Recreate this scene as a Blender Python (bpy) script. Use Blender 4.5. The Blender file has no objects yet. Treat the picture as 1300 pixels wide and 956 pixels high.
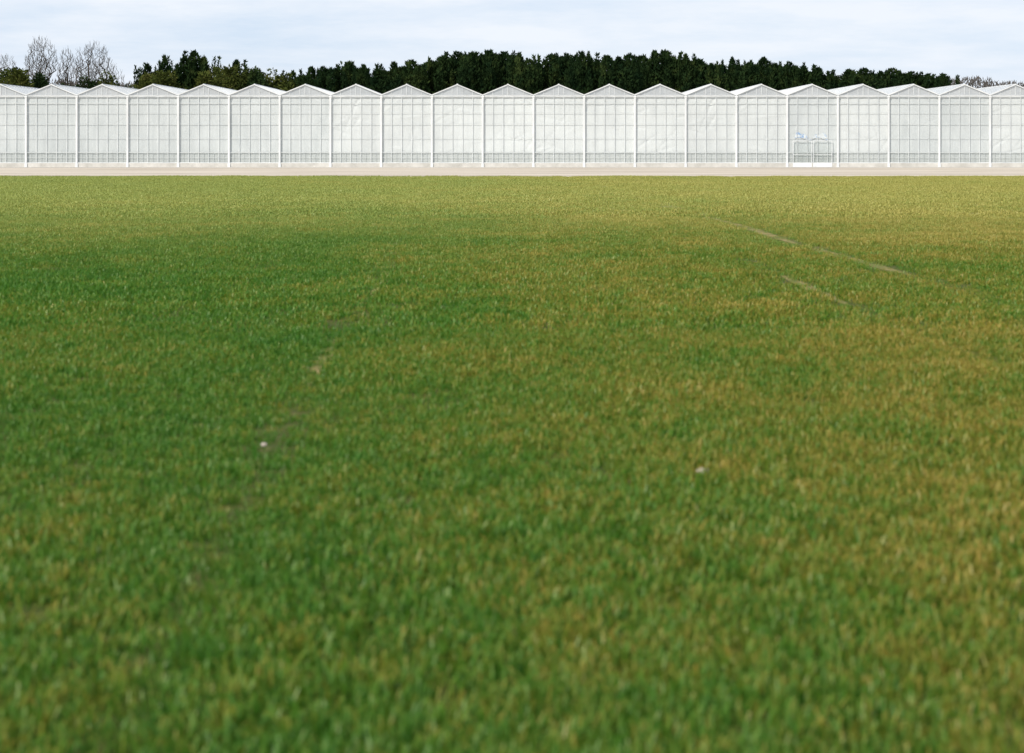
import bpy, math, random
import numpy as np
from mathutils import Vector, Matrix
random.seed(7); rng=np.random.default_rng(7)
scene=bpy.context.scene
col=scene.collection
FPX=2528.0; H=1.7; HZ=185.0; D=157.0
S=FPX/D
def wx(px,d): return (px-650.0)/FPX*d
def wz(py,d): return H+(HZ-py)/FPX*d

# ---------------------------------------------------------------- materials
def newmat(name):
    m=bpy.data.materials.new(name); m.use_nodes=True
    nt=m.node_tree; nt.nodes.clear()
    out=nt.nodes.new('ShaderNodeOutputMaterial')
    return m,nt,out
def N(nt,t,**kw):
    n=nt.nodes.new(t)
    for k,v in kw.items():
        if k in n.inputs: n.inputs[k].default_value=v
        else: setattr(n,k,v)
    return n
def ramp(nt,src,stops):
    r=nt.nodes.new('ShaderNodeValToRGB')
    e=r.color_ramp.elements
    while len(e)<len(stops): e.new(0.5)
    for i,(p,c) in enumerate(stops):
        e[i].position=p; e[i].color=(c[0],c[1],c[2],1) if not isinstance(c,(int,float)) else (c,c,c,1)
    nt.links.new(src,r.inputs[0]); return r.outputs[0]
def noise(nt,vec,scale,detail=4,rough=0.55,vscale=None):
    n=N(nt,'ShaderNodeTexNoise'); n.inputs['Scale'].default_value=scale
    n.inputs['Detail'].default_value=detail; n.inputs['Roughness'].default_value=rough
    if vscale:
        m=N(nt,'ShaderNodeMapping'); m.inputs['Scale'].default_value=vscale
        nt.links.new(vec,m.inputs[0]); vec=m.outputs[0]
    nt.links.new(vec,n.inputs['Vector']); return n.outputs[0]
def mixc(nt,f,a,b,mode='MIX'):
    m=N(nt,'ShaderNodeMix',data_type='RGBA',blend_type=mode)
    for s,v in ((m.inputs[0],f),(m.inputs[6],a),(m.inputs[7],b)):
        if isinstance(v,bpy.types.NodeSocket): nt.links.new(v,s)
        elif isinstance(v,(int,float)): s.default_value=v if s==m.inputs[0] else (v,v,v,1)
        else: s.default_value=(v[0],v[1],v[2],1)
    return m.outputs[2]
def mth(nt,op,a,b=None,clamp=False):
    m=N(nt,'ShaderNodeMath',operation=op); m.use_clamp=clamp
    for s,v in ((m.inputs[0],a),(m.inputs[1],b)):
        if v is None: continue
        if isinstance(v,bpy.types.NodeSocket): nt.links.new(v,s)
        else: s.default_value=v
    return m.outputs[0]
def geo(nt): return N(nt,'ShaderNodeNewGeometry').outputs['Position']
def prin(nt,out,color,rough=0.6,spec=0.3,bump=None,bs=0.3,bd=0.02):
    p=N(nt,'ShaderNodeBsdfPrincipled')
    if isinstance(color,bpy.types.NodeSocket): nt.links.new(color,p.inputs['Base Color'])
    else: p.inputs['Base Color'].default_value=(*color,1)
    p.inputs['Roughness'].default_value=rough
    p.inputs['Specular IOR Level'].default_value=spec
    if bump is not None:
        b=N(nt,'ShaderNodeBump'); b.inputs['Strength'].default_value=bs; b.inputs['Distance'].default_value=bd
        nt.links.new(bump,b.inputs['Height']); nt.links.new(b.outputs[0],p.inputs['Normal'])
    nt.links.new(p.outputs[0],out.inputs[0]); return p

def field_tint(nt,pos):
    """0 = green, 1 = yellow; large patches over the field, plus a mask for the painted sunlit far band"""
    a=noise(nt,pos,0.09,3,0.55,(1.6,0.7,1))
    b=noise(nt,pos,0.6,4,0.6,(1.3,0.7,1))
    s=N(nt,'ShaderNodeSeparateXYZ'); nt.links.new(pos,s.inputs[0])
    far=N(nt,'ShaderNodeMapRange',interpolation_type='SMOOTHSTEP'); far.inputs[1].default_value=20; far.inputs[2].default_value=66  # sunlit far field against cloud-shaded near field, painted as a colour mask
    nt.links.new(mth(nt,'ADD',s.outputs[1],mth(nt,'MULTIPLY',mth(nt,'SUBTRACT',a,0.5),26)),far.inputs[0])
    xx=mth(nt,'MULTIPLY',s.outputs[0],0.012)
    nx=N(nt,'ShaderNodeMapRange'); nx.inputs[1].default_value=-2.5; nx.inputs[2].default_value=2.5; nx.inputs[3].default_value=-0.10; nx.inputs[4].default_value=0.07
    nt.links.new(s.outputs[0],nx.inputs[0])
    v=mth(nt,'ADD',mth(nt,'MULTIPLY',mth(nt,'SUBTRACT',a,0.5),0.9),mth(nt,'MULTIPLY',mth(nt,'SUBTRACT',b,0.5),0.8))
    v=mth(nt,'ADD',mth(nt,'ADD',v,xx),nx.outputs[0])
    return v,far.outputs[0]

# grass blades
mg,nt,out=newmat('crop_blade')
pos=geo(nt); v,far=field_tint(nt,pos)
oi=N(nt,'ShaderNodeObjectInfo')
fine=noise(nt,pos,16.0,2,0.6)
t=mth(nt,'ADD',mth(nt,'MULTIPLY',v,0.95),mth(nt,'MULTIPLY',oi.outputs['Random'],0.44))
t=mth(nt,'ADD',t,mth(nt,'MULTIPLY',mth(nt,'SUBTRACT',fine,0.5),1.2))
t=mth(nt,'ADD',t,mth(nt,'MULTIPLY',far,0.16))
at=N(nt,'ShaderNodeAttribute',attribute_name='tip'); 
t=mth(nt,'ADD',t,mth(nt,'MULTIPLY',at.outputs['Fac'],0.30))
c=ramp(nt,t,[(0.0,(0.040,0.150,0.012)),(0.32,(0.085,0.200,0.016)),(0.55,(0.19,0.215,0.024)),(0.80,(0.33,0.25,0.04)),(1.0,(0.45,0.33,0.08))])
c=mixc(nt,mth(nt,'MULTIPLY',far,0.62),c,(0.44,0.455,0.13))  # sunlight on the far crop, painted into the blade colour
d=N(nt,'ShaderNodeBsdfDiffuse'); tr=N(nt,'ShaderNodeBsdfTranslucent'); gl=N(nt,'ShaderNodeBsdfGlossy'); gl.inputs['Roughness'].default_value=0.45
nt.links.new(c,d.inputs[0]); nt.links.new(c,tr.inputs[0]); gl.inputs[0].default_value=(0.8,0.82,0.6,1)
ms=N(nt,'ShaderNodeMixShader'); ms.inputs[0].default_value=0.38
nt.links.new(d.outputs[0],ms.inputs[1]); nt.links.new(tr.outputs[0],ms.inputs[2])
ms2=N(nt,'ShaderNodeMixShader'); ms2.inputs[0].default_value=0.035
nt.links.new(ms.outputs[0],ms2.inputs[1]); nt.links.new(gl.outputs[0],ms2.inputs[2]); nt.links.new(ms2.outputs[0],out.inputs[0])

# soil / field sheet
mf,nt,out=newmat('field_soil')
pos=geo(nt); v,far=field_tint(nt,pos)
n1=noise(nt,pos,6.0,6,0.65)
c=ramp(nt,n1,[(0.3,(0.045,0.07,0.014)),(0.55,(0.075,0.08,0.02)),(0.8,(0.15,0.115,0.045))])
c=mixc(nt,mth(nt,'MULTIPLY',far,0.6),c,(0.30,0.28,0.09))  # same painted sunlit band, mixed into the soil colour
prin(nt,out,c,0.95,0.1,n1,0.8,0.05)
# bare wheel track soil
mt,nt,out=newmat('bare_soil')
pos=geo(nt); n1=noise(nt,pos,2.2,6,0.7)
prin(nt,out,ramp(nt,n1,[(0.38,(0.10,0.12,0.025)),(0.62,(0.27,0.20,0.085))]),0.95,0.1,n1,0.8,0.05)

# distant ground
mgd,nt,out=newmat('meadow_ground')
pos=geo(nt); n1=noise(nt,pos,0.3,5,0.6)
prin(nt,out,ramp(nt,n1,[(0.3,(0.06,0.085,0.02)),(0.7,(0.14,0.15,0.05))]),0.95,0.1)

# yard
my,nt,out=newmat('yard_gravel')
pos=geo(nt); n1=noise(nt,pos,0.13,5,0.6,(0.5,1.6,1)); n2=noise(nt,pos,14,5,0.7)
c=ramp(nt,n1,[(0.36,(0.35,0.295,0.23)),(0.5,(0.48,0.415,0.335)),(0.64,(0.57,0.50,0.41))])
c=mixc(nt,0.35,c,ramp(nt,n2,[(0.3,(0.34,0.285,0.225)),(0.7,(0.62,0.54,0.45))]))
prin(nt,out,c,0.95,0.15,n2,0.6,0.02)
# concrete apron
mc,nt,out=newmat('concrete')
pos=geo(nt); n1=noise(nt,pos,1.2,6,0.65)
prin(nt,out,ramp(nt,n1,[(0.3,(0.42,0.40,0.36)),(0.7,(0.60,0.575,0.53))]),0.85,0.2,n1,0.2,0.01)

# white painted metal
mw,nt,out=newmat('white_painted_metal')
pos=geo(nt); n1=noise(nt,pos,1.6,6,0.65,(1,1,0.35))
prin(nt,out,ramp(nt,n1,[(0.3,(0.57,0.58,0.58)),(0.6,(0.72,0.725,0.72))]),0.45,0.4)
mw2,nt,out=newmat('grey_aluminium')
pos=geo(nt); n1=noise(nt,pos,1.6,5,0.65)
prin(nt,out,ramp(nt,n1,[(0.3,(0.45,0.47,0.47)),(0.7,(0.60,0.62,0.62))]),0.45,0.4)
mw3,nt,out=newmat('pale_aluminium')
pos=geo(nt); n1=noise(nt,pos,1.1,5,0.65)
prin(nt,out,ramp(nt,n1,[(0.35,(0.56,0.58,0.58)),(0.65,(0.74,0.75,0.745))]),0.45,0.4)

# curtain film behind the glass
def curtainmat(name,lo,hi):
    m,nt,out=newmat(name)
    pos=geo(nt)
    n1=noise(nt,pos,0.55,6,0.55,(1,1,0.9)); n2=noise(nt,pos,2.2,5,0.6,(2.2,1,0.3)); n3=noise(nt,pos,0.10,2,0.5)
    k=mth(nt,'ADD',mth(nt,'MULTIPLY',n1,0.35),mth(nt,'ADD',mth(nt,'MULTIPLY',n2,0.3),mth(nt,'MULTIPLY',n3,0.35)))
    c=ramp(nt,k,[(0.38,lo),(0.62,hi)])
    s=N(nt,'ShaderNodeSeparateXYZ'); nt.links.new(pos,s.inputs[0])
    low=N(nt,'ShaderNodeMapRange'); low.inputs[1].default_value=1.15; low.inputs[2].default_value=1.25; low.inputs[3].default_value=1; low.inputs[4].default_value=0
    nt.links.new(s.outputs[2],low.inputs[0])
    c=mixc(nt,mth(nt,'MULTIPLY',low.outputs[0],0.45),c,(0.44,0.46,0.44))
    d=N(nt,'ShaderNodeBsdfDiffuse'); tr=N(nt,'ShaderNodeBsdfTranslucent'); nt.links.new(c,d.inputs[0]); nt.links.new(c,tr.inputs[0])
    b=N(nt,'ShaderNodeBump'); b.inputs['Strength'].default_value=0.22; b.inputs['Distance'].default_value=0.1
    nt.links.new(n1,b.inputs['Height']); nt.links.new(b.outputs[0],d.inputs['Normal'])
    ms=N(nt,'ShaderNodeMixShader'); ms.inputs[0].default_value=0.2
    nt.links.new(d.outputs[0],ms.inputs[1]); nt.links.new(tr.outputs[0],ms.inputs[2]); nt.links.new(ms.outputs[0],out.inputs[0])
    return m
mcur=curtainmat('white_film',(0.69,0.70,0.695),(0.80,0.81,0.80))
mcur2=curtainmat('hazy_film',(0.60,0.62,0.62),(0.74,0.755,0.75))

def reflfac(nt):
    lw=N(nt,'ShaderNodeLayerWeight'); lw.inputs[0].default_value=0.5
    return mth(nt,'ADD',mth(nt,'MULTIPLY',mth(nt,'POWER',lw.outputs['Facing'],4.0),0.6),0.04)
mgl,nt,out=newmat('pane_glass')
t_=N(nt,'ShaderNodeBsdfTransparent'); t_.inputs[0].default_value=(0.96,0.97,0.965,1)
g_=N(nt,'ShaderNodeBsdfGlossy'); g_.inputs['Roughness'].default_value=0.05
ms=N(nt,'ShaderNodeMixShader'); nt.links.new(reflfac(nt),ms.inputs[0]); nt.links.new(t_.outputs[0],ms.inputs[1]); nt.links.new(g_.outputs[0],ms.inputs[2])
nt.links.new(ms.outputs[0],out.inputs[0])
def hazeglass(name,opac,colr):
    m,nt,out=newmat(name)
    pos=geo(nt); n1=noise(nt,pos,0.9,5,0.6)
    t_=N(nt,'ShaderNodeBsdfTransparent'); t_.inputs[0].default_value=(0.9,0.93,0.94,1)
    d=N(nt,'ShaderNodeBsdfDiffuse'); tr=N(nt,'ShaderNodeBsdfTranslucent'); g_=N(nt,'ShaderNodeBsdfGlossy'); g_.inputs['Roughness'].default_value=0.12
    d.inputs[0].default_value=(*colr,1); tr.inputs[0].default_value=(*colr,1)
    a=N(nt,'ShaderNodeMixShader'); a.inputs[0].default_value=0.4; nt.links.new(d.outputs[0],a.inputs[1]); nt.links.new(tr.outputs[0],a.inputs[2])
    b=N(nt,'ShaderNodeMixShader'); nt.links.new(ramp(nt,n1,[(0.3,opac-0.12),(0.7,opac+0.12)]),b.inputs[0]); nt.links.new(t_.outputs[0],b.inputs[1]); nt.links.new(a.outputs[0],b.inputs[2])
    c_=N(nt,'ShaderNodeMixShader')
    nt.links.new(reflfac(nt),c_.inputs[0]); nt.links.new(b.outputs[0],c_.inputs[1]); nt.links.new(g_.outputs[0],c_.inputs[2]); nt.links.new(c_.outputs[0],out.inputs[0])
    return m
mroof=hazeglass('whitewashed_roof_glass',0.70,(0.62,0.67,0.72))
mgab=hazeglass('gable_glass',0.70,(0.70,0.715,0.72))

def foliage(name,stops,scale=0.8):
    m,nt,out=newmat(name)
    pos=geo(nt); n1=noise(nt,pos,scale,3,0.6); oi=N(nt,'ShaderNodeObjectInfo')
    k=mth(nt,'ADD',n1,mth(nt,'MULTIPLY',mth(nt,'SUBTRACT',oi.outputs['Random'],0.5),0.15))
    c=ramp(nt,k,stops)
    d=N(nt,'ShaderNodeBsdfDiffuse'); tr=N(nt,'ShaderNodeBsdfTranslucent'); nt.links.new(c,d.inputs[0]); nt.links.new(c,tr.inputs[0])
    ms=N(nt,'ShaderNodeMixShader'); ms.inputs[0].default_value=0.12
    nt.links.new(d.outputs[0],ms.inputs[1]); nt.links.new(tr.outputs[0],ms.inputs[2]); nt.links.new(ms.outputs[0],out.inputs[0])
    return m
mcon=foliage('cypress_foliage',[(0.3,(0.009,0.021,0.009)),(0.55,(0.020,0.037,0.012)),(0.75,(0.050,0.070,0.02))])
mcon2=foliage('ivy_foliage',[(0.3,(0.028,0.04,0.012)),(0.55,(0.065,0.08,0.018)),(0.75,(0.14,0.135,0.04))])
mfar=foliage('far_wood',[(0.3,(0.075,0.068,0.064)),(0.6,(0.12,0.108,0.10))],0.3)
mbark,nt,out=newmat('bark')
pos=geo(nt); n1=noise(nt,pos,3,5,0.6,(1,1,0.3))
prin(nt,out,ramp(nt,n1,[(0.3,(0.04,0.032,0.026)),(0.7,(0.09,0.072,0.056))]),0.95,0.1)
mstone,nt,out=newmat('flint')
pos=geo(nt); n1=noise(nt,pos,30,5,0.6)
prin(nt,out,ramp(nt,n1,[(0.3,(0.32,0.27,0.22)),(0.7,(0.52,0.44,0.38))]),0.8,0.3)
mblue,nt,out=newmat('blue_film')
pos=geo(nt); n1=noise(nt,pos,3.6,5,0.65)
prin(nt,out,ramp(nt,n1,[(0.44,(0.28,0.40,0.60)),(0.51,(0.66,0.68,0.69))]),0.6,0.3)

# ---------------------------------------------------------------- mesh helpers
def mkmesh(name,verts,faces,mats,midx=None,smooth=False):
    me=bpy.data.meshes.new(name); me.from_pydata([tuple(v) for v in verts],[],faces)
    for m in mats: me.materials.append(m)
    if midx is not None: me.polygons.foreach_set('material_index',midx)
    if smooth: me.polygons.foreach_set('use_smooth',[True]*len(me.polygons))
    me.update(); return me
def mkobj(name,me,loc=(0,0,0),parent=None,rot=None):
    o=bpy.data.objects.new(name,me); o.location=loc
    if rot: o.rotation_euler=rot
    if parent: o.parent=parent
    col.objects.link(o); return o
class B:
    def __init__(s): s.v=[];s.f=[];s.m=[]
    def quad(s,a,b,c,d,m=0):
        i=len(s.v); s.v+= [a,b,c,d]; s.f.append((i,i+1,i+2,i+3)); s.m.append(m)
    def tri(s,a,b,c,m=0):
        i=len(s.v); s.v+=[a,b,c]; s.f.append((i,i+1,i+2)); s.m.append(m)
    def box(s,x0,x1,y0,y1,z0,z1,m=0):
        i=len(s.v)
        s.v+=[(x0,y0,z0),(x1,y0,z0),(x1,y1,z0),(x0,y1,z0),(x0,y0,z1),(x1,y0,z1),(x1,y1,z1),(x0,y1,z1)]
        for f in ((0,3,2,1),(4,5,6,7),(0,1,5,4),(1,2,6,5),(2,3,7,6),(3,0,4,7)):
            s.f.append(tuple(i+k for k in f)); s.m.append(m)
    def beam(s,p,q,w,h,m=0):
        p=Vector(p);q=Vector(q);d=(q-p).normalized()
        up=Vector((0,1,0)) if abs(d.y)<0.9 else Vector((0,0,1))
        a=d.cross(up).normalized()*w/2; b=a.cross(d).normalized()*h/2
        i=len(s.v)
        for e in (p,q):
            for sa,sb in ((-1,-1),(1,-1),(1,1),(-1,1)): s.v.append(tuple(e+a*sa+b*sb))
        for f in ((3,2,1,0),(4,5,6,7),(0,1,5,4),(1,2,6,5),(2,3,7,6),(3,0,4,7)):
            s.f.append(tuple(i+k for k in f)); s.m.append(m)
    def limb(s,p,q,r0,r1,ns):
        d_=(q-p).normalized(); a=d_.orthogonal().normalized(); c_=d_.cross(a); i=len(s.v)
        for e,R in ((p,r0),(q,r1)):
            for m in range(ns):
                an=2*math.pi*m/ns; s.v.append(tuple(e+a*R*math.cos(an)+c_*R*math.sin(an)))
        for m in range(ns): s.f.append((i+m,i+(m+1)%ns,i+ns+(m+1)%ns,i+ns+m)); s.m.append(0)
    def mesh(s,name,mats,smooth=False): return mkmesh(name,s.v,s.f,mats,s.m,smooth)

# ---------------------------------------------------------------- ground
def sheet(name,x0,x1,y0,y1,z,mat,label,cat):
    b=B(); b.quad((x0,y0,z),(x1,y0,z),(x1,y1,z),(x0,y1,z))
    o=mkobj(name,b.mesh(name,[mat])); o['kind']='structure'; o['label']=label; o['category']=cat; return o
FE=108.0
sheet('ground',-2500,2500,-500,4500,0.0,mgd,'flat green farmland reaching the horizon','ground')
b=B(); n=200; xs=np.linspace(-160,160,n+1)
ey=FE+0.5*np.sin(xs*0.31)+0.35*np.sin(xs*1.3+1)+rng.normal(0,0.15,n+1)
for i in range(n):
    b.quad((xs[i],-30,0.008),(xs[i+1],-30,0.008),(xs[i+1],ey[i+1],0.008),(xs[i],ey[i],0.008))
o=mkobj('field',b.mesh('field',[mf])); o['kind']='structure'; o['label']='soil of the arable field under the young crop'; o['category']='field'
sheet('yard',-160,160,FE-3,232,0.004,my,'pale beige gravel yard before the glasshouse','yard')
sheet('path',-75,75,D-3.2,D-0.05,0.012,mc,'concrete path along the foot of the glasshouse','path')

# ---------------------------------------------------------------- crop
TR=[(-1.04,0.07,0.4,[(14,17.5,0.6),(22.5,28,0.65)]),(-2.74,0.07,0.2,[]),(4.15,0.11,0.4,[(21,26,0.72)]),(5.82,0.17,0.55,[(26,34,0.62),(34,47,0.90)]),(12.6,0.16,0.45,[(38,43,0.6)]),(14.3,0.16,0.45,[]),(22.8,0.16,0.4,[]),(24.5,0.16,0.4,[]),(-11.5,0.12,0.2,[]),(-13.2,0.12,0.2,[])]
def tx(a,y): return a-0.0257*y+0.05*np.sin(y*0.35+a)
b=B()
for a,w,st,br in TR:
    for q0,q1,g in br:
        ys=np.linspace(q0,q1,12)
        for i in range(11):
            x0,x1=tx(a,ys[i]),tx(a,ys[i+1])
            k0=w*0.85*math.sin(math.pi*(0.02+0.96*i/11))**0.7; k1=w*0.85*math.sin(math.pi*(0.02+0.96*(i+1)/11))**0.7
            b.quad((x0-k0,ys[i],0.012),(x0+k0,ys[i],0.012),(x1+k1,ys[i+1],0.012),(x1-k1,ys[i+1],0.012))
o=mkobj('wheel_tracks',b.mesh('wheel_tracks',[mt])); o['kind']='structure'; o['label']='faint bare tractor wheel tracks pressed into the crop'; o['category']='track'
def vnoise(x,y,s,seed):
    r=np.random.default_rng(seed); out=0
    for k in range(6):
        a=r.uniform(0,2*math.pi); f=s*r.uniform(0.6,1.8); p=r.uniform(0,6.28)
        out=out+np.sin((x*math.cos(a)+y*math.sin(a))*f+p)
    return out/6
def tuft(name,nb,hmin,hmax,w,spread,seed):
    r=random.Random(seed); V=[];F=[];T=[]
    for _ in range(nb):
        x=r.gauss(0,spread);y=r.gauss(0,spread);h=r.uniform(hmin,hmax)
        a=r.uniform(0,2*math.pi); ln=r.uniform(0.12,0.8)*h; dx,dy=math.cos(a),math.sin(a)
        pa=a+math.pi/2+r.uniform(-.7,.7); px,py=math.cos(pa)*w/2,math.sin(pa)*w/2
        i=len(V); dr=min(0.5,0.28*(ln/h))
        for t,ww in ((0,0.7),(0.5,1.0),(0.85,0.7)):
            ox=dx*ln*t*t; oy=dy*ln*t*t; z=h*(t-dr*t*t*t)
            V+=[(x+ox-px*ww,y+oy-py*ww,z),(x+ox+px*ww,y+oy+py*ww,z)]; T+=[t,t]
        V.append((x+dx*ln*1.15,y+dy*ln*1.15,h*(1-dr*1.3))); T.append(1.0)
        F+=[(i,i+1,i+3,i+2),(i+2,i+3,i+5,i+4),(i+4,i+5,i+6)]
    me=mkmesh(name,V,F,[mg])
    at=me.attributes.new('tip','FLOAT','POINT'); at.data.foreach_set('value',T)
    return me
def band(y0,y1,dens,seed):
    r=np.random.default_rng(seed)
    hw1=0.257*y1*1.2+2
    n=int((y1-y0)*2*hw1*dens)
    y=r.uniform(y0,y1,n); x=r.uniform(-hw1,hw1,n)
    keep=np.abs(x)<0.257*y*1.2+2
    keep&= y< FE+0.5*np.sin(x*0.31)+0.35*np.sin(x*1.3+1)-r.exponential(0.3,n)
    thin=vnoise(x,y,0.9,3)+0.6*vnoise(x,y,2.6,4)
    keep&= r.uniform(0,1,n) < np.clip(1.08-0.45*(thin-0.25),0.68,1)
    for a,w,st,br in TR:
        g=np.clip(0.6+1.2*vnoise(x*0+a*7,y,0.30,int(abs(a)*10)),0,1)*st
        for (q0,q1,gg) in br: g=np.where((y>q0)&(y<q1),gg,g)
        keep&= ~((np.abs(x-tx(a,y))<w)&(r.uniform(0,1,n)<g))
    x=x[keep];y=y[keep]
    rowp=0.14; ph=(x+0.0257*y); row=np.round(ph/rowp)*rowp
    x=x+ (row-ph)*0.3
    return x,y
lib=bpy.data.collections.new('crop_tufts')
specs=[]
for i in range(5):
    specs.append(tuft('crop_tuft',28,0.04,0.09,0.0052,0.045,10+i))
for i in range(4):
    specs.append(tuft('crop_tuft_wide',26,0.04,0.09,0.0080,0.08,30+i))
for i in range(3):
    specs.append(tuft('crop_tuft_far',22,0.045,0.10,0.018,0.15,50+i))
for i,me in enumerate(specs):
    o=bpy.data.objects.new('t%02d'%i,me); lib.objects.link(o)
X=[];Y=[];I=[]
for (y0,y1,dens,lo,hi,sd) in ((4.4,18,185,0,5,1),(18,46,62,5,9,2),(46,109,19,9,12,3)):
    x,y=band(y0,y1,dens,sd); X.append(x);Y.append(y);I.append(rng.integers(lo,hi,len(x)))
X=np.concatenate(X);Y=np.concatenate(Y);I=np.concatenate(I); n=len(X); print('tufts',n)
me=bpy.data.meshes.new('crop'); me.vertices.add(n)
me.vertices.foreach_set('co',np.stack([X,Y,np.full(n,0.006)],1).ravel())
a=me.attributes.new('idx','INT','POINT'); a.data.foreach_set('value',I.astype(np.int32))
a=me.attributes.new('scl','FLOAT','POINT'); hs=1.0+0.28*vnoise(X,Y,0.5,9)+0.18*vnoise(X,Y,1.9,19)+rng.normal(0,0.13,n)
for a_,w,st,br in TR:
    hs=hs-0.45*np.exp(-((X-tx(a_,Y))/(w*1.5))**2)*np.clip(st*2,0,1)
a.data.foreach_set('value',np.clip(hs,0.35,1.5).astype(np.float32))
a=me.attributes.new('rz','FLOAT','POINT'); a.data.foreach_set('value',rng.uniform(0,6.28,n).astype(np.float32))
me.materials.append(mg)
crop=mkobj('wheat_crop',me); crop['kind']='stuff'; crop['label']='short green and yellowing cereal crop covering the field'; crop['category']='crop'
ng=bpy.data.node_groups.new('scatter','GeometryNodeTree')
ng.interface.new_socket('Geometry',in_out='INPUT',socket_type='NodeSocketGeometry')
ng.interface.new_socket('Geometry',in_out='OUTPUT',socket_type='NodeSocketGeometry')
gi=ng.nodes.new('NodeGroupInput'); go=ng.nodes.new('NodeGroupOutput')
iop=ng.nodes.new('GeometryNodeInstanceOnPoints'); ci=ng.nodes.new('GeometryNodeCollectionInfo')
ci.inputs['Collection'].default_value=lib; ci.inputs['Separate Children'].default_value=True; ci.inputs['Reset Children'].default_value=True
def named(nm,dt):
    q=ng.nodes.new('GeometryNodeInputNamedAttribute'); q.data_type=dt; q.inputs[0].default_value=nm; return q.outputs[0]
L=ng.links.new
L(gi.outputs[0],iop.inputs['Points']); L(ci.outputs[0],iop.inputs['Instance']); iop.inputs['Pick Instance'].default_value=True
L(named('idx','INT'),iop.inputs['Instance Index'])
cx=ng.nodes.new('ShaderNodeCombineXYZ'); L(named('rz','FLOAT'),cx.inputs[2])
L(cx.outputs[0],iop.inputs['Rotation'])
L(named('scl','FLOAT'),iop.inputs['Scale'])
L(iop.outputs[0],go.inputs[0])
md=crop.modifiers.new('scatter','NODES'); md.node_group=ng

# ---------------------------------------------------------------- glasshouse
P=4.0; X0=wx(33,D); K0,K1=-4,23
ZG=5.66; ZR=6.52; DEP=60.0
gh=bpy.data.objects.new('greenhouse',None); gh.location=(0,D,0); col.objects.link(gh)
gh['label']='long white multi-span glasshouse with a zigzag gabled roofline'; gh['category']='greenhouse'
b=B(); b.box(-0.07,0.07,-0.10,0.10,0.0,ZG-0.02); b.box(-0.10,0.10,-0.13,0.13,0.0,0.30)
b.box(-0.11,0.11,-0.12,0.12,ZG-0.16,ZG-0.02)
post=b.mesh('post',[mw])
b=B(); b.quad((0.07,0,0.34),(P-0.07,0,0.34),(P-0.07,0,ZG-0.1),(0.07,0,ZG-0.1)); gw=b.mesh('glass_wall',[mgl])
def bars():
    b=B()
    for i in range(1,5):
        x=0.8*i; b.box(x-0.016,x+0.016,-0.022,0.01,0.36,ZG-0.12,0)
    for z,h,m in ((0.36,0.05,0),(1.18,0.055,1),(3.42,0.03,1),(5.06,0.055,1),(ZG-0.10,0.06,0),(0.78,0.022,1),(2.3,0.025,1),(4.3,0.022,1)):
        b.box(0.07,P-0.07,-0.038,-0.026,z-h/2,z+h/2,m)
    for i in range(0,5):
        x=0.4+0.8*i
        b.box(x-0.012,x+0.012,0.02,0.03,0.36,1.16,1)
    return b.mesh('glazing_bar',[mw3,mw2])
gbs=bars()
def gablemesh():
    b=B(); xm=P/2
    b.tri((0.05,0.0,ZG+0.03),(P-0.05,0.0,ZG+0.03),(xm,0.0,ZR-0.03),1)
    b.beam((-0.02,-0.06,ZG+0.03),(xm,-0.06,ZR),0.07,0.12,0); b.beam((xm,-0.063,ZR),(P+0.02,-0.063,ZG+0.03),0.07,0.12,0)
    b.box(0.13,P-0.13,-0.07,-0.01,ZG-0.025,ZG+0.025,0)
    for i in (1,2,3,4):
        x=0.8*i; zt=ZG+(ZR-ZG)*(1-abs(x-xm)/xm)-0.05
        b.box(x-0.015,x+0.015,-0.04,-0.005,ZG+0.05,zt,2)
    b.box(xm-0.02,xm+0.02,-0.045,-0.003,ZG+0.05,ZR-0.08,2)
    return b.mesh('gable',[mw,mgab,mw3])
gab=gablemesh()
b=B(); xm=P/2
b.quad((0.08,0,ZG+0.02),(xm,0,ZR),(xm,DEP,ZR),(0.08,DEP,ZG+0.02),1)
b.quad((xm,0,ZR),(P-0.08,0,ZG+0.02),(P-0.08,DEP,ZG+0.02),(xm,DEP,ZR),1)
b.box(xm-0.04,xm+0.04,0.02,DEP,ZR-0.01,ZR+0.07,0)
for i in range(1,int(DEP/1.25)):
    y=i*1.25
    b.beam((0.08,y,ZG+0.05),(xm-0.05,y,ZR+0.03),0.035,0.05,0); b.beam((xm+0.05,y,ZR+0.03),(P-0.08,y,ZG+0.05),0.035,0.05,0)
roof=b.mesh('roof',[mw,mroof])
b=B(); b.box(-0.09,0.09,-0.02+0.13,DEP,ZG-0.10,ZG+0.02); gut=b.mesh('gutter',[mw2])
def curtain(seed,mat,tone):
    r=np.random.default_rng(seed)
    nx,nz=44,64; x=np.linspace(0.02,P-0.02,nx); z=np.linspace(0.1,5.62,nz)
    XX,ZZ=np.meshgrid(x,z)
    yy=0.085+0.008*np.sin(XX*7.9+seed)
    for k in range(11):
        cx,cz=r.uniform(0,P),r.uniform(0.8,5.2); a=r.uniform(-1.2,1.2); w=r.uniform(0.06,0.14); ln=r.uniform(0.4,1.5)
        u=(XX-cx)*math.cos(a)+(ZZ-cz)*math.sin(a); v_=-(XX-cx)*math.sin(a)+(ZZ-cz)*math.cos(a)
        yy+=r.uniform(-0.03,0.045)*tone*np.exp(-(v_/w)**2-(u/ln)**2)
    yy=np.clip(yy,0.05,0.3)
    V=np.stack([XX.ravel(),yy.ravel(),ZZ.ravel()],1).tolist()
    F=[(j*nx+i,j*nx+i+1,(j+1)*nx+i+1,(j+1)*nx+i) for j in range(nz-1) for i in range(nx-1)]
    return mkmesh('curtain',V,F,[mat],None,True)
curts=[curtain(i,mcur,1.0) for i in range(7)]; curts2=[curtain(20+i,mcur2,0.35) for i in range(4)]
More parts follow.
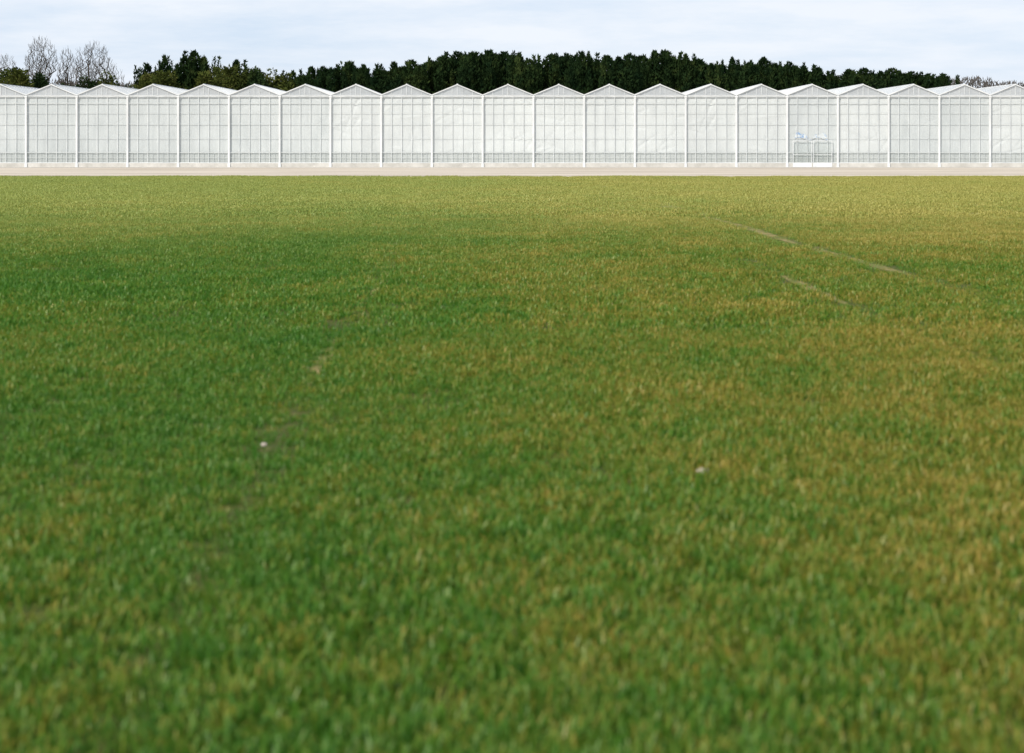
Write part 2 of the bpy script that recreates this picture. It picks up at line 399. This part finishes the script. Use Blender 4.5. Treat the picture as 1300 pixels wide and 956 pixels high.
for k in range(K0,K1+1):
    x=X0+P*k
    mkobj('post',post,(x,0,0),gh); mkobj('gutter',gut,(x,0,0),gh)
    if k==K1: break
    w=mkobj('glass_wall',gw,(x,0,0),gh); mkobj('glazing_bar',gbs,(0,0,0),w)
    if 6<=k<=14 or k in (16,19): cm=curts[(k*3)%7]
    else: cm=curts2[k%4]
    mkobj('curtain',cm,(x,0,0),gh); mkobj('gable',gab,(x,0,0),gh); mkobj('roof',roof,(x,0,0),gh)
xa=X0+P*K0; xb=X0+P*K1
b=B(); b.box(xa,xb,-0.06,0.06,0.0,0.33); mkobj('plinth',b.mesh('plinth',[mc]),(0,0,0),gh)
for x in (xa,xb):
    b=B(); b.box(x-0.02,x+0.02,0.14,DEP,0,ZG-0.12,0)
    for i in range(0,16): b.box(x-0.06,x+0.06,0.2+i*3.97,0.32+i*3.97,0,ZG-0.11,1)
    mkobj('side_wall',b.mesh('side_wall',[mcur2,mw]),(0,0,0),gh)
b=B(); b.box(xa,xb,DEP+0.02,DEP+0.08,0,ZG-0.1); mkobj('back_wall',b.mesh('back_wall',[mcur2]),(0,0,0),gh)
xd=X0+15*P
for s,xx in ((0,xd+0.45),(1,xd+2.05)):
    b=B(); W=1.5;Hd=2.10
    b.box(0,0.04,-0.025,0.0,0.02,Hd,0); b.box(W-0.04,W,-0.025,0.0,0.02,Hd,0); b.box(0.04,W-0.04,-0.025,0.0,Hd-0.04,Hd,0); b.box(0.04,W-0.04,-0.025,0.0,0.02,0.36,0); b.box(0.04,W-0.04,-0.025,0.0,1.0,1.03,0)
    b.quad((0.04,-0.015,0.36),(W-0.04,-0.015,0.36),(W-0.04,-0.015,1.0),(0.04,-0.015,1.0),1); b.quad((0.04,-0.015,1.03),(W-0.04,-0.015,1.03),(W-0.04,-0.015,Hd-0.04),(0.04,-0.015,Hd-0.04),1)
    dr=mkobj('door',b.mesh('door',[mw,mgl]),(xx,-0.065,0),gh)
    b=B(); hx=W-0.03 if s==0 else 0.03; b.box(hx-0.015,hx+0.015,-0.06,-0.025,0.95,1.2); mkobj('handle',b.mesh('handle',[mw2]),(0,0,0),dr)
nx,nz=40,10; V=[];F=[]
for j in range(nz):
    for i in range(nx):
        fx=i/(nx-1); V.append((0.6+fx*2.6,0.03+0.008*math.sin(fx*31),2.24+0.1*math.sin(fx*11)+j/(nz-1)*(0.26+0.14*math.sin(fx*9)+0.1*math.sin(fx*23))))
for j in range(nz-1):
    for i in range(nx-1): F.append((j*nx+i,j*nx+i+1,(j+1)*nx+i+1,(j+1)*nx+i))
mkobj('blue_film',mkmesh('blue_film',V,F,[mblue],None,True),(xd,0,0),gh)

# ---------------------------------------------------------------- trees
def crownmesh(name,cones,n,size,mat,seed,up=0.8,asp=0.38):
    r=np.random.default_rng(seed); V=[];F=[]
    vol=np.array([c[4]**1.5*(c[3]-c[2]) for c in cones]); vol/=vol.sum()
    ci=r.choice(len(cones),n,p=vol)
    for q in range(n):
        x0,y0,zb,zt,R,pw=cones[ci[q]]
        t=r.random()**0.92
        rad=R*max(0.02,(1-t)**pw)*min(1,(t+0.12)/0.25)
        a=r.uniform(0,2*math.pi); rad*= (1+0.22*math.sin(a*3+x0*5+t*9)+0.15*math.sin(a*7+t*21))
        rr=rad*(r.random()**0.35)
        c=np.array([x0+rr*math.cos(a),y0+rr*math.sin(a),zb+t*(zt-zb)])
        d=np.array([math.cos(a)*(1-up)+r.normal(0,.28),math.sin(a)*(1-up)+r.normal(0,.28),up+r.normal(0,.2)]); d/=np.linalg.norm(d)
        s=r.normal(size=3); s-=d*s.dot(d); s/=np.linalg.norm(s)
        L=size*r.uniform(0.6,1.5)*(0.75+0.25*(1-t)); w=L*asp
        i=len(V); m=c+d*L*0.40; k=np.cross(d,s)*w*0.3
        V+=[tuple(c-s*w*0.35),tuple(m-s*w*0.5+k),tuple(c+d*L),tuple(m+s*w*0.5-k)]
        F.append((i,i+1,i+2,i+3))
    return mkmesh(name,V,F,[mat])
def trunkmesh(h,r0,seed):
    r=random.Random(seed); V=[];F=[]; ns=8; seg=7
    for j in range(seg+1):
        t=j/seg; rad=r0*(1-t*0.9)*(1.35 if j==0 else 1); ox=0.08*math.sin(t*5+seed); oy=0.08*math.cos(t*4+seed)
        for i in range(ns):
            a=2*math.pi*i/ns; V.append((ox+rad*math.cos(a),oy+rad*math.sin(a),t*h))
    for j in range(seg):
        for i in range(ns): F.append((j*ns+i,j*ns+(i+1)%ns,(j+1)*ns+(i+1)%ns,(j+1)*ns+i))
    b=B(); b.v=V; b.f=F; b.m=[0]*len(F)
    for k in range(14):
        z=h*r.uniform(0.12,0.75); a=r.uniform(0,6.28); L=r.uniform(0.6,1.3)*(1-z/h*0.7)
        b.beam((0,0,z),(math.cos(a)*L,math.sin(a)*L,z+L*0.6),0.05,0.05)
    return b.mesh('trunk',[mbark],False)
CH=12.0
def conifer_template(seed,mat=mcon,R=2.3,n=6200):
    r=random.Random(seed); p0=r.uniform(0.42,0.62)
    cones=[(0,0,0.4,CH-r.uniform(0.1,0.5),R,p0)]
    for k in range(r.randint(11,16)):
        a=r.uniform(0,6.28); rr=R*r.uniform(0.25,1.05); cones.append((rr*math.cos(a),rr*math.sin(a),r.uniform(3,6),CH*r.uniform(0.78,0.98),R*r.uniform(0.2,0.40),r.uniform(0.5,0.8)))
    return crownmesh('crown',cones,n,0.46,mat,seed,0.72,0.34), trunkmesh(CH*0.70,0.22,seed)
def round_template(seed,mat=mcon2,n=4600,R=3.0):
    r=random.Random(seed); cones=[]
    for k in range(13):
        a=r.uniform(0,6.28); rr=R*r.uniform(0.0,0.75); top=CH*r.uniform(0.78,1.0)*(1-0.10*rr/R)
        cones.append((rr*math.cos(a),rr*math.sin(a),top*r.uniform(0.15,0.5),top,R*r.uniform(0.35,0.6),0.38))
    return crownmesh('crown',cones,n,0.5,mat,seed,0.45), trunkmesh(CH*0.65,0.28,seed)
con=[conifer_template(100+i) for i in range(8)]
conp=[conifer_template(150+i,mcon,1.9,4800) for i in range(3)]
rou=[round_template(200+i) for i in range(4)]
roud=[round_template(300+i,mcon) for i in range(3)]
def tree(name,tpl,px,py,d,wid=1.0,label='',cat='tree',group=''):
    h=wz(py,d); s=h/CH*1.0
    e=bpy.data.objects.new(name,None); e.location=(wx(px,d),d,0); col.objects.link(e)
    e.rotation_euler=(0,0,random.uniform(0,6.28)); e.scale=(s*wid,s*wid,s)
    mkobj('trunk',tpl[1],(0,0,0),e); mkobj('crown',tpl[0],(0,0,0),e)
    e['label']=label; e['category']=cat; e['group']=group; return e
prof=[(385,99),(395,89),(411,85),(428,86),(445,80),(462,85),(480,90),(499,82),(520,80),(545,79),(560,73),(580,68),(600,66),(620,68),(640,65),(657,68),(672,77),(684,82),(700,72),(720,70),(740,67),(756,78),(772,72),(788,76),(802,69),(828,66),(846,65),(860,76),(872,69),(886,77),(905,82),(930,75),(950,82),(970,76),(985,83),(1001,80),(1020,83),(1040,91),(1048,95),(1075,91),(1100,88),(1118,93),(1135,89),(1158,92),(1178,94),(1194,96)]
LC='tall dark green cypress in the windbreak behind the glasshouse'
for i,(px,py) in enumerate(prof):
    low=py>86
    tree('cypress_tree',con[(i*5)%8],px+random.uniform(-3,3),py-3+random.uniform(-1.5,1.5),226+random.uniform(-3,4),random.uniform(0.75,1.35)*(1.25 if low else 1.0),LC,'tree','windbreak of cypress trees')
    q=prof[min(i+1,len(prof)-1)]
    if i%2==0 or abs(q[0]-px)>18:
        tree('cypress_tree',con[(i*3+2)%8],(px+q[0])/2,(py+q[1])/2+2,236+random.uniform(-2,3),1.35,LC,'tree','windbreak of cypress trees')
for px,py,w in ((187,81,0.9),(209,73,0.85),(246,64,1.1),(234,71,1.0),(258,72,1.0),(300,76,.95),(372,90,.8)):
    tree('cypress_tree',conp[px%3],px,py-3,232,w,'pointed dark green conifer standing in the hedge','tree','conifers in the hedge')
for i,(px,py,w) in enumerate(((187,90,1.0),(215,86,1.15),(240,84,1.2),(272,84,1.1),(290,80,1.1),(318,84,1.1),(345,90,1.1),(365,93,1.1),(388,95,1.0),(258,86,1.2),(305,84,1.1),(332,88,1.1),(355,92,1.1),(200,88,1.1))):
    if i%3==2:
        tree('evergreen_tree',roud[i%3],px,py-3,228+random.uniform(-3,3),w*0.95,'rounded dark green evergreen tree behind the glasshouse','tree','evergreens in the hedge')
    else:
        tree('evergreen_tree',rou[i%4],px,py-3,228+random.uniform(-3,3),w*0.95,'rounded olive green evergreen tree behind the glasshouse','tree','evergreens in the hedge')
for i,(px,py,w) in enumerate(((4,81,1.2),(28,83,1.3),(48,91,1.1),(80,102,0.9),(112,97,1.0),(135,93,1.1),(150,98,0.9),(-30,78,1.3))):
    tree('evergreen_tree',(rou if i in (1,5) else roud)[i%3],px,py-3,240+random.uniform(-3,3),w*0.95,'low dark evergreen tree below the bare trees','tree','evergreens in the hedge')

# bare deciduous trees: branches grown outward to points spread through an egg-shaped crown
def bare(name,px,py,d,wid,seed,label,ntip=620,zlow=0.30):
    r=np.random.default_rng(seed); h=wz(py,d)
    zc=h*(zlow+1)/2+h*0.03; rz=h-zc
    pts=[]
    while len(pts)<ntip:
        p=r.uniform(-1,1,3); q=np.linalg.norm(p)
        if q>1: continue
        lump=0.88+0.12*math.sin(p[0]*5+seed)*math.cos(p[2]*4+seed*2)
        taper=1.0 if p[2]>0 else 1-0.35*abs(p[2])
        pts.append((p[0]*wid*lump*taper,p[1]*wid*lump*taper,zc+p[2]*rz*(lump if p[2]<0.5 else 1)))
    pts=np.array(pts)
    base=np.array([0,0,h*zlow*0.8])
    nodes=[np.array([0,0,0.0]),np.array([0.05,0,h*zlow*0.4]),base]; par=[-1,0,1]
    # main limbs fanning upward from the fork
    NM=6
    for m in range(NM):
        a=2*math.pi*m/NM+r.uniform(-.4,.4); sp=r.uniform(0.25,0.62) if m else 0.08; prev=2
        for k in range(1,5):
            t=k/5.0*0.8
            q=base+np.array([math.cos(a)*wid*sp*t**0.85,math.sin(a)*wid*sp*t**0.85,(h-base[2])*t])+r.normal(0,0.10,3)
            nodes.append(q); par.append(prev); prev=len(nodes)-1
    order=np.argsort(np.linalg.norm(pts-base,axis=1))
    for oi_ in order:
        p=pts[oi_]; A=np.array(nodes[2:]); dd_=np.linalg.norm(A-p,axis=1)
        # shoots climb: prefer a parent lower than the new point
        up_=(p[2]-A[:,2])/(dd_+1e-6)
        pen=dd_*(1+1.6*np.clip(0.45-up_,0,2)); j=int(np.argmin(pen))+2
        a=nodes[j]; L_=np.linalg.norm(p-a)
        if L_>0.9:
            ns_=int(min(4,L_/0.6)); prev=j
            for s_ in range(1,ns_):
                t=s_/ns_; m=a+(p-a)*t+r.normal(0,0.04*L_**0.5,3)
                nodes.append(m); par.append(prev); prev=len(nodes)-1
            nodes.append(p); par.append(prev)
        else: nodes.append(p); par.append(j)
    nn=len(nodes); cnt=np.zeros(nn); kids=np.zeros(nn,int)
    for i in range(1,nn): kids[par[i]]+=1
    for i in range(nn-1,-1,-1):
        if kids[i]==0: cnt[i]+=1
        if par[i]>=0: cnt[par[i]]+=cnt[i]
    rad=0.022*cnt**0.47
    rad[:2]=max(rad[2],0.32)*np.array([1.35,1.1])
    bt=B(); bc=B(); bv=Vector(base)
    for i in range(1,nn):
        p=Vector(nodes[par[i]]); q=Vector(nodes[i])
        if (q-p).length<1e-3: continue
        if i<3: bt.limb(p,q,rad[par[i]],rad[i],8)
        else: bc.limb(p,q,min(rad[par[i]],rad[i]*1.25),rad[i],5 if rad[i]>0.08 else 3)
        if kids[i]==0:
            dq=(q-bv).normalized()
            for k in range(3):
                e=q+(dq*1.2+Vector(r.normal(0,.35,3))+Vector((0,0,.35))).normalized()*r.uniform(0.35,0.8)
                bc.limb(q,e,0.018,0.010,3)
    e=bpy.data.objects.new(name,None); e.location=(wx(px,d),d,0); col.objects.link(e)
    mkobj('trunk',bt.mesh('trunk',[mbark]),(0,0,0),e); mkobj('crown',bc.mesh('crown',[mbark]),(0,0,0),e)
    e['label']=label; e['category']='tree'; e['group']='bare winter trees'
bare('bare_tree',52,48,300,2.8,1,'tall leafless deciduous tree with a rounded twiggy crown',750,0.45)
bare('bare_tree',85,63,305,1.7,2,'slender leafless tree between two larger ones',380,0.45)
bare('bare_tree',117,55,300,3.5,3,'broad leafless deciduous tree with a spreading crown',950,0.42)
bare('bare_tree',6,70,330,3.0,4,'tall leafless deciduous tree with a rounded twiggy crown',600,0.4)
bare('bare_tree',146,88,320,2.0,5,'small leafless tree at the end of the row',260,0.4)

# far woodland
r=np.random.default_rng(11); V=[];F=[]
dd=520.0
for q in range(40000):
    px=r.uniform(-300,1700)
    top=100+ (2*math.sin(px*0.05)+1.5*math.sin(px*0.13+1)) + (3 if px<1200 else 0) + max(0,(px-1250))*0.08
    z=wz(top,dd); zz=z*r.random()**0.4; y=dd+r.uniform(-8,8); x=wx(px,dd); L=r.uniform(0.6,1.3); a=r.normal(0,0.5); w=0.14+0.5*(1-zz/z)
    i=len(V); V+=[(x-w,y,zz-L*0.6),(x+w,y,zz-L*0.6),(x+math.sin(a)*L,y+r.normal(0,.3),zz+L*0.4)]; F.append((i,i+1,i+2))
wd=mkobj('woodland',mkmesh('woodland',V,F,[mfar])); wd['kind']='stuff'; wd['label']='hazy grey brown leafless woodland along the horizon'; wd['category']='woodland'

# ---------------------------------------------------------------- stones
def stone(px,py,sz,z,label):
    d=FPX*H/(py-HZ); r=random.Random(int(px)); V=[];F=[]; nu,nv=8,6
    for j in range(nv+1):
        for i in range(nu):
            ph=math.pi*j/nv; th=2*math.pi*i/nu; k=sz*(1+r.uniform(-.22,.22)); V.append((k*math.sin(ph)*math.cos(th)*1.3,k*math.sin(ph)*math.sin(th),k*0.7*math.cos(ph)))
    for j in range(nv):
        for i in range(nu): F.append((j*nu+i,(j+1)*nu+i,(j+1)*nu+(i+1)%nu,j*nu+(i+1)%nu))
    o=mkobj('stone',mkmesh('stone',V,F,[mstone]),(wx(px,d),d,z)); o['label']=label; o['category']='stone'; o['group']='loose stones'
stone(335,577,0.015,0.055,'small pale flint stone lying in the green crop')
stone(892,608,0.022,0.04,'pinkish flint stone lying in the green crop')

# ---------------------------------------------------------------- light
SD=Vector((-0.55,-0.66,0.72)).normalized()
el=math.asin(SD.z); az=math.atan2(SD.x,SD.y)
sun=bpy.data.lights.new('sun','SUN'); sun.energy=4.2; sun.angle=math.radians(0.5); sun.color=(1,0.95,0.87)
so=bpy.data.objects.new('sun',sun); so.rotation_euler=(-SD).to_track_quat('-Z','Y').to_euler(); so.location=(-50,-50,80); col.objects.link(so)
w=bpy.data.worlds.new('World'); scene.world=w; w.use_nodes=True; nt=w.node_tree; nt.nodes.clear()
out=N(nt,'ShaderNodeOutputWorld'); bg=N(nt,'ShaderNodeBackground'); bg.inputs[1].default_value=0.1
sky=N(nt,'ShaderNodeTexSky',sky_type='NISHITA'); sky.sun_disc=False; sky.sun_elevation=el; sky.sun_rotation=az; sky.dust_density=0.4; sky.ozone_density=3.0; sky.air_density=1.0
tc=N(nt,'ShaderNodeTexCoord')
n1=noise(nt,tc.outputs['Generated'],4.2,7,0.6,(1,1,9)); n2=noise(nt,tc.outputs['Generated'],13,7,0.65,(1,1,5))
k=mth(nt,'ADD',mth(nt,'MULTIPLY',n1,0.6),mth(nt,'MULTIPLY',n2,0.4))
f=ramp(nt,k,[(0.39,0.08),(0.60,0.95)])
blue=mixc(nt,0.8,sky.outputs[0],(7.0,8.2,10.1))
c=mixc(nt,f,blue,(8.9,9.4,10.1))
nt.links.new(c,bg.inputs[0]); nt.links.new(bg.outputs[0],out.inputs[0])

# ---------------------------------------------------------------- camera
cam=bpy.data.cameras.new('camera'); cam.lens=70; cam.sensor_width=36; cam.sensor_fit='HORIZONTAL'
cam.shift_y=-293.0/1300; cam.clip_end=6000; cam.clip_start=0.1
cam.dof.use_dof=True; cam.dof.focus_distance=D; cam.dof.aperture_fstop=3.0
co=bpy.data.objects.new('camera',cam); co.location=(0,0,H); co.rotation_euler=(math.radians(90),0,0); col.objects.link(co)
scene.camera=co
scene.view_settings.view_transform='Standard'; scene.view_settings.look='None'; scene.view_settings.exposure=0
